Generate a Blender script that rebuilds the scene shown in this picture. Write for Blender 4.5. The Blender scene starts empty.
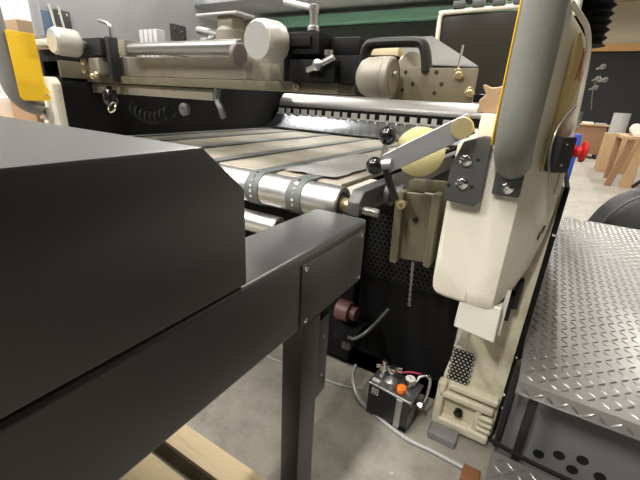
import bpy, bmesh, math, random
from mathutils import Vector, Matrix
random.seed(7)
SC = bpy.context.scene
COL = SC.collection
PI = math.pi

# ------------------------------------------------------------------ materials
def srgb(r, g, b):
    f = lambda c: (c/255/12.92 if c/255 <= .04045 else ((c/255+.055)/1.055)**2.4)
    return (f(r), f(g), f(b), 1.0)

def mat(name, col, rough=.5, metal=0.0, var=.0, vscale=8.0, bump=0.0, bscale=60.0, dirt=None, dscale=3.0, damt=.35,
        stretch=(1, 1, 1), spec=.5, trans=0.0, coat=0.0, emit=0.0, rvar=0.0):
    m = bpy.data.materials.new(name); m.use_nodes = True
    nt = m.node_tree; N = nt.nodes; L = nt.links
    b = N['Principled BSDF']
    b.inputs['Base Color'].default_value = col
    b.inputs['Roughness'].default_value = rough
    b.inputs['Metallic'].default_value = metal
    b.inputs['Specular IOR Level'].default_value = spec
    b.inputs['Transmission Weight'].default_value = trans
    b.inputs['Coat Weight'].default_value = coat
    if emit:
        b.inputs['Emission Color'].default_value = col
        b.inputs['Emission Strength'].default_value = emit
    if var or bump or dirt or rvar:
        tc = N.new('ShaderNodeTexCoord'); mp = N.new('ShaderNodeMapping')
        mp.inputs['Scale'].default_value = stretch
        L.new(tc.outputs['Object'], mp.inputs['Vector'])
    if var or dirt:
        n1 = N.new('ShaderNodeTexNoise'); n1.inputs['Scale'].default_value = vscale; n1.inputs['Detail'].default_value = 6
        L.new(mp.outputs['Vector'], n1.inputs['Vector'])
        hs = N.new('ShaderNodeMix'); hs.data_type = 'RGBA'
        hs.inputs['A'].default_value = tuple(c*(1-var) for c in col[:3])+(1,)
        hs.inputs['B'].default_value = tuple(min(1, c*(1+var)) for c in col[:3])+(1,)
        L.new(n1.outputs['Fac'], hs.inputs['Factor'])
        out = hs.outputs['Result']
        if dirt:
            n2 = N.new('ShaderNodeTexNoise'); n2.inputs['Scale'].default_value = dscale; n2.inputs['Detail'].default_value = 8
            n2.inputs['Roughness'].default_value = .7
            L.new(mp.outputs['Vector'], n2.inputs['Vector'])
            cr = N.new('ShaderNodeMapRange')
            cr.inputs['From Min'].default_value = .52; cr.inputs['From Max'].default_value = .72
            cr.inputs['To Max'].default_value = damt
            L.new(n2.outputs['Fac'], cr.inputs['Value'])
            mx = N.new('ShaderNodeMix'); mx.data_type = 'RGBA'
            mx.inputs['B'].default_value = dirt
            L.new(cr.outputs['Result'], mx.inputs['Factor']); L.new(out, mx.inputs['A'])
            out = mx.outputs['Result']
        L.new(out, b.inputs['Base Color'])
    if rvar:
        n4 = N.new('ShaderNodeTexNoise'); n4.inputs['Scale'].default_value = vscale*.7; n4.inputs['Detail'].default_value = 5
        L.new(mp.outputs['Vector'], n4.inputs['Vector'])
        mr = N.new('ShaderNodeMapRange'); mr.inputs['To Min'].default_value = max(.02, rough-rvar); mr.inputs['To Max'].default_value = rough+rvar
        mr.inputs['From Min'].default_value = .3; mr.inputs['From Max'].default_value = .7
        L.new(n4.outputs['Fac'], mr.inputs['Value']); L.new(mr.outputs['Result'], b.inputs['Roughness'])
    if bump:
        n3 = N.new('ShaderNodeTexNoise'); n3.inputs['Scale'].default_value = bscale; n3.inputs['Detail'].default_value = 4
        L.new(mp.outputs['Vector'], n3.inputs['Vector'])
        bp = N.new('ShaderNodeBump'); bp.inputs['Strength'].default_value = bump; bp.inputs['Distance'].default_value = .004
        L.new(n3.outputs['Fac'], bp.inputs['Height']); L.new(bp.outputs['Normal'], b.inputs['Normal'])
    return m

M = {}
M['black'] = mat('satin_black_paint', srgb(27, 27, 28), .38, 0, .10, 5, spec=.6)
for q_ in ('black',):
    b_ = M[q_].node_tree.nodes['Principled BSDF']
    b_.inputs['Sheen Weight'].default_value = .35; b_.inputs['Sheen Roughness'].default_value = .45; b_.inputs['Sheen Tint'].default_value = (.93, .97, 1, 1)
M['blacktop'] = M['black']
M['mattblack'] = mat('matt_black', srgb(17, 17, 18), .7, 0, .2, 6, spec=.2)
M['rubber'] = mat('black_rubber', srgb(30, 30, 31), .55)
M['plastic'] = mat('glossy_black_plastic', srgb(22, 22, 24), .16, coat=.3)
M['cream'] = mat('cream_machine_paint', srgb(226, 221, 206), .42, 0, .06, 4, .05, 90, dirt=srgb(176, 166, 140), dscale=4.5, damt=.45)
M['creamlow'] = mat('soiled_cream_paint', srgb(222, 214, 190), .45, 0, .08, 5, .08, 90, dirt=srgb(150, 136, 106), dscale=6, damt=.6)
M['white'] = mat('white_sheet_paint', srgb(226, 222, 212), .45, 0, .03, 4)
M['greypaint'] = mat('blue_grey_housing_paint', srgb(176, 179, 184), .42, 0, .05, 3, dirt=srgb(110, 110, 112), dscale=2.5, damt=.3)
M['lightgrey'] = mat('light_grey_paint', srgb(188, 188, 190), .4, 0, .04, 3)
M['handlegrey'] = mat('worn_grey_handle_paint', srgb(122, 122, 118), .42, 0, .08, 12, .1, 120, dirt=srgb(160, 158, 150), dscale=9, damt=.3)
M['darkgrey'] = mat('dark_grey_metal', srgb(84, 85, 86), .42, .3, .1, 8, .05, 150)
M['olive'] = mat('olive_grey_cast_iron', srgb(108, 101, 82), .5, .15, .12, 14, .15, 120, dirt=srgb(70, 64, 48), dscale=8, damt=.5)
M['yellow'] = mat('yellow_guard_plate', srgb(246, 200, 42), .45, 0, .05, 8, dirt=srgb(190, 140, 20), dscale=10, damt=.3)
M['steel'] = mat('brushed_steel', srgb(198, 198, 198), .30, 1, .05, 10)
M['roller'] = mat('polished_roller_steel', srgb(222, 222, 222), .36, .95, .03, 12, rvar=.04)
M['cyl'] = mat('polished_cylinder_steel', srgb(186, 184, 182), .34, .9, .03, 12, stretch=(1, 8, 8))
M['chrome'] = mat('bright_chrome', srgb(225, 225, 225), .12, 1)
M['alu'] = mat('aluminium_bar', srgb(178, 180, 182), .40, .9, .08, 20, .06, 220)
M['knob'] = mat('grey_cast_handwheel', srgb(196, 193, 186), .42, .25, .1, 14, .08, 140)
M['knobface'] = mat('turned_aluminium_face', srgb(222, 222, 218), .3, .6, .05, 30)
M['knobdark'] = mat('dull_grey_handwheel', srgb(142, 137, 126), .5, .2, .12, 14, .12, 120)
M['beige'] = mat('greasy_beige_metal', srgb(142, 134, 120), .42, .3, .14, 8, .1, 90, dirt=srgb(60, 54, 44), dscale=6, damt=.6)
M['board'] = mat('worn_feed_board', srgb(178, 171, 158), .26, .1, .08, 5, .0, 90, dirt=srgb(168, 150, 122), dscale=4, damt=.5, stretch=(3, 1, 1))
M['belt'] = mat('grey_feed_belt', srgb(100, 105, 105), .55, 0, .08, 30, .2, 400)
M['brass'] = mat('turned_brass', srgb(214, 198, 150), .42, .9, .06, 30)
M['gold'] = mat('yellow_passivated_steel', srgb(200, 184, 140), .3, .8)
M['paleyellow'] = mat('pale_yellow_disc_paint', srgb(214, 204, 150), .45, 0, .06, 14)
M['green'] = mat('green_acrylic_edge', srgb(150, 206, 182), .25, 0, .05, 5)
M['tread'] = mat('checker_plate_steel', srgb(152, 151, 149), .38, .75, .08, 6, .05, 160, dirt=srgb(135, 130, 122), dscale=3.5, damt=.4, rvar=.08)
M['orange'] = mat('orange_cap_plastic', srgb(232, 122, 34), .4)
M['pink'] = mat('pink_tubing', srgb(190, 70, 100), .35)
M['red'] = mat('red_wheel_plastic', srgb(214, 36, 40), .35)
M['blue'] = mat('blue_column_paint', srgb(52, 72, 160), .4, 0, .08, 5)
M['dial'] = mat('white_dial', srgb(230, 228, 222), .4)
M['hose'] = mat('milky_clear_hose', srgb(176, 178, 178), .25, 0, .03, 10, spec=.6)
M['wood'] = mat('pale_pallet_wood', srgb(214, 194, 156), .65, 0, .14, 6, .25, 60, dirt=srgb(150, 118, 80), dscale=5, damt=.5, stretch=(.6, 6, 6))
M['brownwood'] = mat('brown_plywood', srgb(140, 104, 76), .6, 0, .1, 5, .1, 60, stretch=(1, 1, 6))
M['tanwood'] = mat('tan_bench_wood', srgb(174, 142, 104), .6, 0, .12, 5, .1, 60, stretch=(6, 1, 1))
M['paper'] = mat('grey_wrapping_paper', srgb(170, 170, 168), .6, 0, .05, 5)
M['rust'] = mat('rusty_block', srgb(120, 78, 48), .75, 0, .2, 20)
M['ink'] = mat('black_ink', srgb(18, 18, 18), .6)
M['bagcloth'] = mat('black_nylon', srgb(32, 33, 36), .5, 0, .15, 30, .3, 300)
M['darkwall'] = mat('charcoal_wall_paint', srgb(42, 43, 46), .8, 0, .05, 1.5)
M['wallpaint'] = mat('cream_wall_paint', srgb(214, 204, 180), .8, 0, .04, 1)
M['ceil'] = mat('warm_grey_ceiling', srgb(190, 180, 160), .85, 0, .04, 1)
M['crossbeam'] = mat('varnished_beam', srgb(205, 160, 98), .6, 0, .1, 3, stretch=(.5, 5, 5))
M['lamp'] = mat('lit_tube', (1, .96, .89, 1), .4, emit=9)
M['lamphousing'] = mat('white_lamp_tray', srgb(225, 225, 222), .5)

def floor_material():
    m = bpy.data.materials.new('dusty_concrete'); m.use_nodes = True
    nt = m.node_tree; N = nt.nodes; L = nt.links; b = N['Principled BSDF']
    b.inputs['Roughness'].default_value = .55
    tc = N.new('ShaderNodeTexCoord')
    def noise(s, d=6, r=.6):
        n = N.new('ShaderNodeTexNoise'); n.inputs['Scale'].default_value = s; n.inputs['Detail'].default_value = d; n.inputs['Roughness'].default_value = r
        L.new(tc.outputs['Object'], n.inputs['Vector']); return n.outputs['Fac']
    def mr(fac, a, c, t0=0, t1=1):
        n = N.new('ShaderNodeMapRange'); n.inputs['From Min'].default_value = a; n.inputs['From Max'].default_value = c
        n.inputs['To Min'].default_value = t0; n.inputs['To Max'].default_value = t1
        L.new(fac, n.inputs['Value']); return n.outputs['Result']
    def mix(fac, a, c):
        n = N.new('ShaderNodeMix'); n.data_type = 'RGBA'
        L.new(fac, n.inputs['Factor'])
        for k, v in (('A', a), ('B', c)):
            if isinstance(v, tuple): n.inputs[k].default_value = v
            else: L.new(v, n.inputs[k])
        return n.outputs['Result']
    c = mix(mr(noise(1.1, 8, .65), .3, .7), srgb(140, 136, 127), srgb(174, 169, 158))
    c = mix(mr(noise(9, 8, .7), .42, .72, 0, .75), c, srgb(112, 107, 98))
    c = mix(mr(noise(26, 6, .75), .66, .72, 0, .75), c, srgb(215, 212, 204))
    # oil stains and dust spills with a place of their own
    def spot(x, y, r, edge, amt):
        g = N.new('ShaderNodeVectorMath'); g.operation = 'DISTANCE'; g.inputs[1].default_value = (x, y, 0)
        L.new(tc.outputs['Object'], g.inputs[0])
        ns = N.new('ShaderNodeMath'); ns.operation = 'ADD'
        L.new(g.outputs['Value'], ns.inputs[0]); L.new(mr(noise(14, 5, .7), .2, .8, -.06, .06), ns.inputs[1])
        return mr(ns.outputs[0], r, r+edge, amt, 0)
    for (x, y, r, e, a, cc) in SPOTS:
        c = mix(spot(x, y, r, e, a), c, cc)
    L.new(c, b.inputs['Base Color'])
    bp = N.new('ShaderNodeBump'); bp.inputs['Strength'].default_value = .25; bp.inputs['Distance'].default_value = .004
    L.new(noise(60, 6, .7), bp.inputs['Height']); L.new(bp.outputs['Normal'], b.inputs['Normal'])
    L.new(mr(noise(3), .3, .7, .4, .65), b.inputs['Roughness'])
    return m
SPOTS = [(-0.549, 1.154, .045, .03, .8, srgb(78, 66, 52)),
         (-0.277, 0.989, .02, .05, .55, srgb(220, 216, 208)),
         (-0.722, 0.814, .005, .03, .5, srgb(225, 222, 214)),
         (-0.438, 0.901, .03, .1, .35, srgb(200, 192, 176)),
         (-0.213, 0.925, .03, .12, .45, srgb(120, 112, 100))]
M['floor'] = floor_material()

# ------------------------------------------------------------------ mesh building
class MB:
    def __init__(s): s.bm = bmesh.new()
    def _faces(s, vs, fs): 
        vv = [s.bm.verts.new(v) for v in vs]
        out = []
        for f in fs:
            try: out.append(s.bm.faces.new([vv[i] for i in f]))
            except ValueError: pass
        return vv, out
    def box(s, lo, hi, bev=0.0, seg=2, mtx=None):
        x0, y0, z0 = lo; x1, y1, z1 = hi
        vs = [Vector(v) for v in ((x0,y0,z0),(x1,y0,z0),(x1,y1,z0),(x0,y1,z0),(x0,y0,z1),(x1,y0,z1),(x1,y1,z1),(x0,y1,z1))]
        if mtx: vs = [mtx @ v for v in vs]
        vv, ff = s._faces(vs, [(0,3,2,1),(4,5,6,7),(0,1,5,4),(1,2,6,5),(2,3,7,6),(3,0,4,7)])
        if bev:
            es = list({e for f in ff for e in f.edges})
            bmesh.ops.bevel(s.bm, geom=es, offset=bev, segments=seg, profile=.6, affect='EDGES', clamp_overlap=True)
        return s
    def prism(s, poly, axis, a, b, bev=0.0, seg=2):
        """poly: 2D points on the other two axes (in xyz order), extruded along axis from a to b"""
        def p3(u, v, w): return {'x': (w, u, v), 'y': (u, w, v), 'z': (u, v, w)}[axis]
        n = len(poly)
        vs = [p3(u, v, a) for u, v in poly]+[p3(u, v, b) for u, v in poly]
        fs = [tuple(range(n)), tuple(range(2*n-1, n-1, -1))]+[(i, i+n, (i+1) % n+n, (i+1) % n) for i in range(n)]
        vv, ff = s._faces(vs, fs)
        bmesh.ops.recalc_face_normals(s.bm, faces=ff)
        if bev:
            es = list({e for f in ff for e in f.edges})
            bmesh.ops.bevel(s.bm, geom=es, offset=bev, segments=seg, profile=.6, affect='EDGES', clamp_overlap=True)
        return s
    def lathe(s, p0, d, prof, seg=28):
        """prof: (distance along d, radius) from one end to the other; closed with caps"""
        p0 = Vector(p0); d = Vector(d).normalized()
        u = d.orthogonal().normalized(); v = d.cross(u)
        rings = []
        for t, r in prof:
            if r < 1e-6: rings.append([s.bm.verts.new(p0+d*t)])
            else: rings.append([s.bm.verts.new(p0+d*t+(u*math.cos(2*PI*k/seg)+v*math.sin(2*PI*k/seg))*r) for k in range(seg)])
        ff = []
        for A, B in zip(rings, rings[1:]):
            if len(A) == 1 and len(B) == 1: continue
            for k in range(seg):
                k2 = (k+1) % seg
                if len(A) == 1: ff.append(s.bm.faces.new((A[0], B[k], B[k2])))
                elif len(B) == 1: ff.append(s.bm.faces.new((A[k], B[0], A[k2])))
                else: ff.append(s.bm.faces.new((A[k], B[k], B[k2], A[k2])))
        for R_ in (rings[0], rings[-1]):
            if len(R_) > 1: ff.append(s.bm.faces.new(R_))
        bmesh.ops.recalc_face_normals(s.bm, faces=ff)
        return s
    def cyl(s, p0, p1, r, seg=24, ch=0.0):
        p0 = Vector(p0); p1 = Vector(p1); h = (p1-p0).length
        ch = min(ch, r*.5, h*.4)
        prof = [(0, r-ch), (ch, r), (h-ch, r), (h, r-ch)] if ch else [(0, r), (h, r)]
        return s.lathe(p0, p1-p0, prof, seg)
    def ball(s, c, r, seg=20):
        n = 10
        prof = [(r-r*math.cos(PI*k/n), r*math.sin(PI*k/n)) for k in range(n+1)]
        prof[0] = (0, 0); prof[-1] = (2*r, 0)
        return s.lathe(Vector(c)-Vector((0, 0, r)), (0, 0, 1), prof, seg)
    def tube(s, pts, r, seg=12, flat=1.0, smooth=6, flatdir=None):
        P = [Vector(p) for p in pts]
        if smooth and len(P) > 2:
            Q = []
            for i in range(len(P)-1):
                a = P[max(i-1, 0)]; b = P[i]; c = P[i+1]; d = P[min(i+2, len(P)-1)]
                for k in range(smooth):
                    t = k/smooth
                    Q.append(.5*((2*b)+(c-a)*t+(2*a-5*b+4*c-d)*t*t+(3*b-a-3*c+d)*t**3))
            Q.append(P[-1]); P = Q
        rings = []; prev = None
        for i, p in enumerate(P):
            t = (P[min(i+1, len(P)-1)]-P[max(i-1, 0)]).normalized()
            if flatdir is not None:
                u = Vector(flatdir); u = (u-t*u.dot(t)).normalized()
            elif prev is None: u = t.orthogonal().normalized()
            else: u = (prev-t*prev.dot(t)).normalized()
            prev = u; v = t.cross(u)
            rings.append([s.bm.verts.new(p+(u*math.cos(2*PI*k/seg)*flat+v*math.sin(2*PI*k/seg))*r) for k in range(seg)])
        ff = []
        for A, B in zip(rings, rings[1:]):
            for k in range(seg):
                ff.append(s.bm.faces.new((A[k], A[(k+1) % seg], B[(k+1) % seg], B[k])))
        ff.append(s.bm.faces.new(rings[0])); ff.append(s.bm.faces.new(rings[-1]))
        bmesh.ops.recalc_face_normals(s.bm, faces=ff)
        return s
    def quads(s, vs, fs):
        vv, ff = s._faces(vs, fs)
        bmesh.ops.recalc_face_normals(s.bm, faces=ff)
        return s
    def build(s, name, m, parent=None, sharp=35):
        me = bpy.data.meshes.new(name)
        o = bpy.data.objects.new(name, me)
        if parent is None:
            vs = s.bm.verts
            lo = [min(v.co[i] for v in vs) for i in range(3)]; hi = [max(v.co[i] for v in vs) for i in range(3)]
            org = Vector(((lo[0]+hi[0])/2, (lo[1]+hi[1])/2, lo[2]))
            o.location = org
        else:
            o.parent = parent; org = Vector((0, 0, 0)); q = parent
            while q is not None: org = org+q.location; q = q.parent
        bmesh.ops.translate(s.bm, verts=s.bm.verts, vec=-org)
        s.bm.to_mesh(me); s.bm.free()
        me.materials.append(M[m] if isinstance(m, str) else m)
        me.shade_smooth(); me.set_sharp_from_angle(angle=math.radians(sharp))
        COL.objects.link(o)
        return o

def tag(o, label=None, cat=None, group=None, kind=None):
    for k, v in (('label', label), ('category', cat), ('group', group), ('kind', kind)):
        if v: o[k] = v
    return o
def thing(name, label, cat, loc, group=None):
    o = bpy.data.objects.new(name, None); o.location = loc; o.empty_display_size = .05
    COL.objects.link(o); return tag(o, label, cat, group)
def struct(name, mb, m): return tag(mb.build(name, m), kind='structure')
def box(lo, hi, bev=0.0): return MB().box(lo, hi, bev)
def cyl(p0, p1, r, ch=0.0, seg=24): return MB().cyl(p0, p1, r, seg, ch)
def bolt(p, d, r, h, parent, name='bolt', m='steel'):
    """socket head bolt: a head with a recessed hex"""
    d = Vector(d).normalized(); p = Vector(p)
    mb = MB().lathe(p, d, [(0, r), (h*.8, r), (h, r*.85), (h, r*.5), (h*.4, r*.45), (h*.4, 0)], 16)
    return mb.build(name, m, parent)
def disc_ellipse(c, d, r, m, parent, name):
    return MB().cyl(Vector(c), Vector(c)+Vector(d), r, 20).build(name, m, parent)
M['chutesteel'] = mat('blued_chute_steel', srgb(142, 146, 152), .25, 1)
M['traysteel'] = mat('dull_zinc_sheet', srgb(150, 149, 146), .35, .6, .05, 8)
M['greywall'] = mat('grey_wall_paint', srgb(140, 137, 130), .8, 0, .05, 1)
M['film'] = mat('crinkled_film', srgb(176, 176, 176), .12, .15, .12, 20, .35, 40, spec=.9)
M['riser'] = mat('grey_riser_paint', srgb(120, 121, 122), .5, .1, .08, 6)
M['bluegrey'] = mat('slate_blue_panel', srgb(92, 112, 138), .5)
M['steelgrey'] = mat('grey_ground_steel', srgb(150, 150, 150), .34, .85, .08, 10, .05, 160)
M['darksteel'] = mat('scuffed_steel_block', srgb(150, 150, 152), .45, .5, .25, 25, .2, 90)
M['mauve'] = mat('mauve_and_shaded_face', srgb(104, 94, 92), .55, .1, .1, 20)  # mauve of the rod disc; also paints the shade on the knob end
M['shadefill'] = mat('shaded_opening', srgb(46, 43, 38), .22, 0, .1, 4)
M['tanpaint'] = mat('stained_tan_face', srgb(196, 176, 122), .5, 0, .14, 6, dirt=srgb(150, 128, 84), dscale=7, damt=.5)
M['redmark'] = mat('red_chalk', srgb(150, 52, 40), .7)
M['castbrown'] = mat('brown_primer_casting', srgb(158, 134, 108), .5, .1, .12, 18, .1, 120)
M['maroon'] = mat('dull_maroon_paint', srgb(88, 58, 54), .5)

# ================================================================== the hall
struct('floor', MB().box((-9, -6, -.1), (12, 22, 0)), 'floor')
struct('ceiling', MB().box((-9, -6, 5.6), (12, 22, 5.7)), 'ceil')
struct('wall_left', MB().box((-9.1, -6, 0), (-9, 22, 5.6)), 'greywall')
struct('wall_right', MB().box((12, -6, 0), (12.1, 22, 5.6)), 'darkwall')
struct('wall_front', MB().box((-9, -6.1, 0), (12, -6, 5.6)), 'darkwall')
wb = MB(); wb.box((-9, 22, 0), (12, 22.1, 3.75))
struct('wall_back', wb, 'darkwall')
struct('wall_back_upper', MB().box((-9, 22, 3.75), (12, 22.1, 5.6)), 'wallpaint')
struct('trim_1', MB().box((-8.9, 21.8, 3.72), (11.9, 21.99, 4.02), .02), 'crossbeam')

# ceiling lamps
LAMPS = [(x, y) for y in (-2.6, .4, 3.6, 7.5, 12.0, 17.0) for x in (-6.0, -3.2, -.7)]+[(x, y) for y in (7.5, 12.0, 17.0) for x in (2.2, 6.5)]
for i, (x, y) in enumerate(LAMPS):
    h = 3.5 if y == 3.6 else 5.0
    t = thing('ceiling_lamp', 'long twin tube lamp hung under the hall ceiling', 'lamp', (x, y, h), 'tube lamps under the ceiling')
    box((x-.11, y-.78, h+.03), (x+.11, y+.78, h+.08), .008).build('lamp_tray', 'lamphousing', t)
    for s in (-.05, .05): cyl((x+s, y-.74, h+.015), (x+s, y+.74, h+.015), .014, seg=10).build('tube', 'lamp', t)
    for s in (-.6, .6): cyl((x, y+s, h+.08), (x, y+s, 5.6), .005, seg=6).build('hanger', 'steel', t)
    ld = bpy.data.lights.new('lamp_light', 'AREA'); ld.shape = 'RECTANGLE'; ld.size = .22; ld.size_y = 1.5
    ld.energy = 190 if y < -1 else (95 if y < 5 else 75); ld.color = (1, .965, .905)
    lo = bpy.data.objects.new('lamp_light', ld); lo.location = (x, y, h-.02); COL.objects.link(lo)

# ================================================================== black delivery table in front
T = thing('delivery_table', 'satin black steel delivery table with a big boxed cover, in front of the rollers', 'machine table', (-.9, .2, 0))
bm = MB(); bm.box((-.572, -1.0, .69), (-.40, .943, .883), .012, 3)
bm.build('side_beam', 'black', T)
bm = MB(); bm.prism([(-1.0, .887), (.437, .887), (.437, 1.058), (.356, 1.130), (-1.0, 1.130)], 'x', -1.75, -.40, .005, 2)
bm.build('cover_box', 'black', T)
for lx, ly in ((-.46, .625), (-1.74, .60), (-.46, -.95), (-1.74, -.95)):
    box((lx, ly, .015), (lx+.06, ly+.081, .69), .004).build('leg', 'black', T)
for lx, ly in ((-.46, .625), (-1.74, .60)):
    box((lx-.02, ly-.02, 0), (lx+.08, ly+.101, .015), .003).build('foot_plate', 'black', T)
box((-1.75, -1.0, .69), (-1.60, .43, .883), .01).build('side_beam', 'black', T)
cp = box((-.40, .608, .697), (-.3965, .928, .858), .0015).build('cover_plate', 'black', T)
for y, z in ((.623, .846), (.627, .712), (.903, .846), (.908, .712)):
    MB().lathe((-.397, y, z), (1, 0, 0), [(0, .0062), (.003, .006), (.0055, .003), (.006, 0)], 14).build('screw', 'chrome', cp)
pb = box((-.452, .708, .40), (-.405, .765, .66), .004).build('junction_box', 'black', T)
for z in (.60, .47): MB().lathe((-.405, .737, z), (1, 0, 0), [(0, .005), (.003, .004), (.004, 0)], 10).build('screw', 'steel', pb)

# ================================================================== feed board with rollers and belts
F = thing('belt_feed_table', 'feed table with grey belts over worn boards and a shiny front roller', 'conveyor', (-1.35, 1.8, .5))
box((-2.16, 1.085, .915), (-.565, 2.78, .934), .004).build('feed_board', 'board', F)
BELTS = [-.690, -.872, -1.16, -1.50, -1.83, -2.07]
BW = .030
for bx in BELTS:
    mb = MB(); prof = []
    yc, zc, r = 1.04, .880, .0620
    N = 16
    pts = [(2.78, .9385), (1.06, .9415)]
    for k in range(0, N+1):
        a = PI/2+PI*k/N
        pts.append((yc+r*math.cos(a), zc+r*math.sin(a)))
    pts.append((1.30, .818))
    inn = [(2.78, .9355), (1.06, .9365)]
    for k in range(0, N+1):
        a = PI/2+PI*k/N
        inn.append((yc+(r-.003)*math.cos(a), zc+(r-.003)*math.sin(a)))
    inn.append((1.30, .821))
    n = len(pts)
    vs = [(bx-BW, y, z) for y, z in pts]+[(bx+BW, y, z) for y, z in pts]+[(bx-BW, y, z) for y, z in inn]+[(bx+BW, y, z) for y, z in inn]
    fs = []
    for i in range(n-1):
        fs += [(i, i+1, n+i+1, n+i), (2*n+i, 3*n+i, 3*n+i+1, 2*n+i+1), (i, 2*n+i, 2*n+i+1, i+1), (n+i, n+i+1, 3*n+i+1, 3*n+i)]
    mb.quads(vs, fs)
    b = mb.build('belt', 'belt', F)
    hb = MB()
    for k in range(6):
        a = PI*.60+k*PI*.10
        c = Vector((bx, yc+r*math.cos(a), zc+r*math.sin(a))); d = Vector((0, math.cos(a), math.sin(a)))
        hb.cyl(c-d*.001, c+d*.0012, .0056, 12)
    hb.build('belt_rivets', 'chrome', b)
mb = MB(); mb.lathe((-2.18, 1.04, .880), (1, 0, 0), [(0, .05), (.003, .0585), (1.642, .0585), (1.648, .056), (1.648, .042), (1.640, .040)], 40)
rl = mb.build('front_roller', 'roller', F)
MB().lathe((-.545, 1.04, .880), (1, 0, 0), [(0, .053), (.006, .053), (.007, .032), (.016, .032)], 32).build('bearing_ring', 'darkgrey', rl)
cyl((-.54, 1.04, .880), (-.492, 1.04, .880), .024, .002).build('sleeve', 'gold', F)
# second roller below the feed board
for y, z, r in ((1.015, .752, .040), ):
    q = MB().lathe((-2.1, y, z), (1, 0, 0), [(0, r-.004), (.004, r), (1.33, r), (1.334, r-.004)], 32).build('lower_roller', 'roller', F)
# side rail with clamp nose and threaded stud
mb = MB(); mb.prism([(1.0, .862), (1.0, .905), (1.035, .938), (2.55, .938), (2.55, .862)], 'x', -.497, -.455, .003, 1)
mb.build('side_rail', 'darkgrey', F)
st = cyl((-.455, 1.03, .878), (-.40, 1.03, .878), .012, .002, 16).build('threaded_stud', 'steel', F)
mb = MB()
for k in range(9): mb.lathe((-.452+k*.0055, 1.03, .878), (1, 0, 0), [(0, .0122), (.0022, .0140), (.0044, .0122)], 16)
mb.build('thread', 'steel', st)
box((-.56, 1.33, .80), (-.46, 2.5, .862), .004).build('side_frame', 'mattblack', F)
# thin clear film lying on the board near the lever
mb = MB(); 
g = [(-.64+.14*0, 0, 0)]
nx, ny = 8, 14; vs = []; fs = []
for j in range(ny+1):
    for i in range(nx+1):
        x = -.83+.22*i/nx; y = 1.12+.62*j/ny
        vs.append((x, y, .9428+.0045*abs(math.sin(i*1.7+j*1.1)*math.sin(j*.9+i*.6))))
for j in range(ny):
    for i in range(nx): a = j*(nx+1)+i; fs.append((a, a+1, a+nx+2, a+nx+1))
vs2 = [(x, y, z-.0008) for x, y, z in vs]; o_ = len(vs)
rim = [(i, i+1) for i in range(nx)]+[((j)*(nx+1)+nx, (j+1)*(nx+1)+nx) for j in range(ny)]+[(ny*(nx+1)+i+1, ny*(nx+1)+i) for i in range(nx)][::-1]+[((j+1)*(nx+1), j*(nx+1)) for j in range(ny)]
fs2 = fs+[tuple(o_+k for k in reversed(f)) for f in fs]+[(b_, a_, o_+a_, o_+b_) for a_, b_ in rim]
mb.quads(vs+vs2, fs2)
tag(mb.build('plastic_film', 'film'), 'crinkled shiny film lying on the feed boards by the lever', 'film')

# ================================================================== the press behind
P = thing('printing_press', 'large cream and black sheet-fed press body behind the feed table', 'printing press', (-1.1, 2.2, 0))
# right side frame: cream casting reaching the floor
mb = MB()
mb.prism([(-.165, .0), (.062, .03), (.062, 1.0), (-.165, 1.0), (-.165, .36), (-.10, .36), (-.10, .20), (-.165, .20)], 'y', 1.26, 3.0) if False else None
mb.prism([(-.150, .035), (-.128, .012), (.030, .012), (.058, .04), (.062, 1.0), (-.09, 1.0), (-.09, .40), (-.115, .30), (-.115, .26), (-.150, .24)], 'y', 1.255, 2.9, .006, 2)
rf = mb.build('side_frame', 'creamlow', P)
rim = MB()
rim.box((-.158, 1.222, .012), (.050, 1.262, .052), .010, 3)      # foot sill
rim.box((-.160, 1.222, .03), (-.128, 1.262, .215), .010, 3)      # left upright
rim.box((-.150, 1.222, .150), (.046, 1.262, .178), .008, 3)      # pocket head
rim.box((-.120, 1.222, .196), (.052, 1.262, .222), .008, 3)
for z in (.062, .088, .114): rim.box((.0, 1.224, z), (.052, 1.262, z+.018), .007, 3)
rim.box((-.012, 1.230, .05), (.01, 1.262, .152), .006, 2)
rim.build('foot_rim', 'creamlow', rf)
kn = MB().lathe((-.068, 1.256, .095), (0, -1, 0), [(0, .010), (.006, .010), (.008, .016), (.026, .017), (.030, .012), (.031, 0)], 16).build('lock_knob', 'plastic', rf)
box((.063, 1.235, .10), (.074, 2.9, 1.0), .002).build('edge_strip', 'mattblack', rf)
for z in (.2, .42, .86): MB().lathe((.068, 1.235, z), (0, -1, 0), [(0, .006), (.003, .005), (.004, 0)], 10).build('rivet', 'chrome', rf)
# hex-mesh ventilation window on the foot
def grille(lo_u, hi_u, lo_v, hi_v, y, pitch, rad, name, m, parent, tri=None):
    """plate in the xz plane punched with a staggered hole pattern: rings of quads round every hole"""
    mb = MB(); dz = pitch*.866; row = 0; v = lo_v+pitch*.5
    while v < hi_v-pitch*.3:
        u = lo_u+pitch*(.5 if row % 2 == 0 else 1.0)
        while u < hi_u-pitch*.3:
            if tri is None or tri(u, v):
                k6 = [(u+pitch*.577*math.cos(PI/2+k*PI/3), v+pitch*.577*math.sin(PI/2+k*PI/3)) for k in range(6)]
                k6i = [(u+rad*math.cos(PI/2+k*PI/3), v+rad*math.sin(PI/2+k*PI/3)) for k in range(6)]
                vs = [(a, y, b) for a, b in k6]+[(a, y, b) for a, b in k6i]+[(a, y+.002, b) for a, b in k6i]
                fs = [(k, (k+1) % 6, 6+(k+1) % 6, 6+k) for k in range(6)]+[(6+k, 6+(k+1) % 6, 12+(k+1) % 6, 12+k) for k in range(6)]
                mb.quads(vs, fs)
            u += pitch
        v += dz; row += 1
    return mb.build(name, m, parent)
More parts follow.
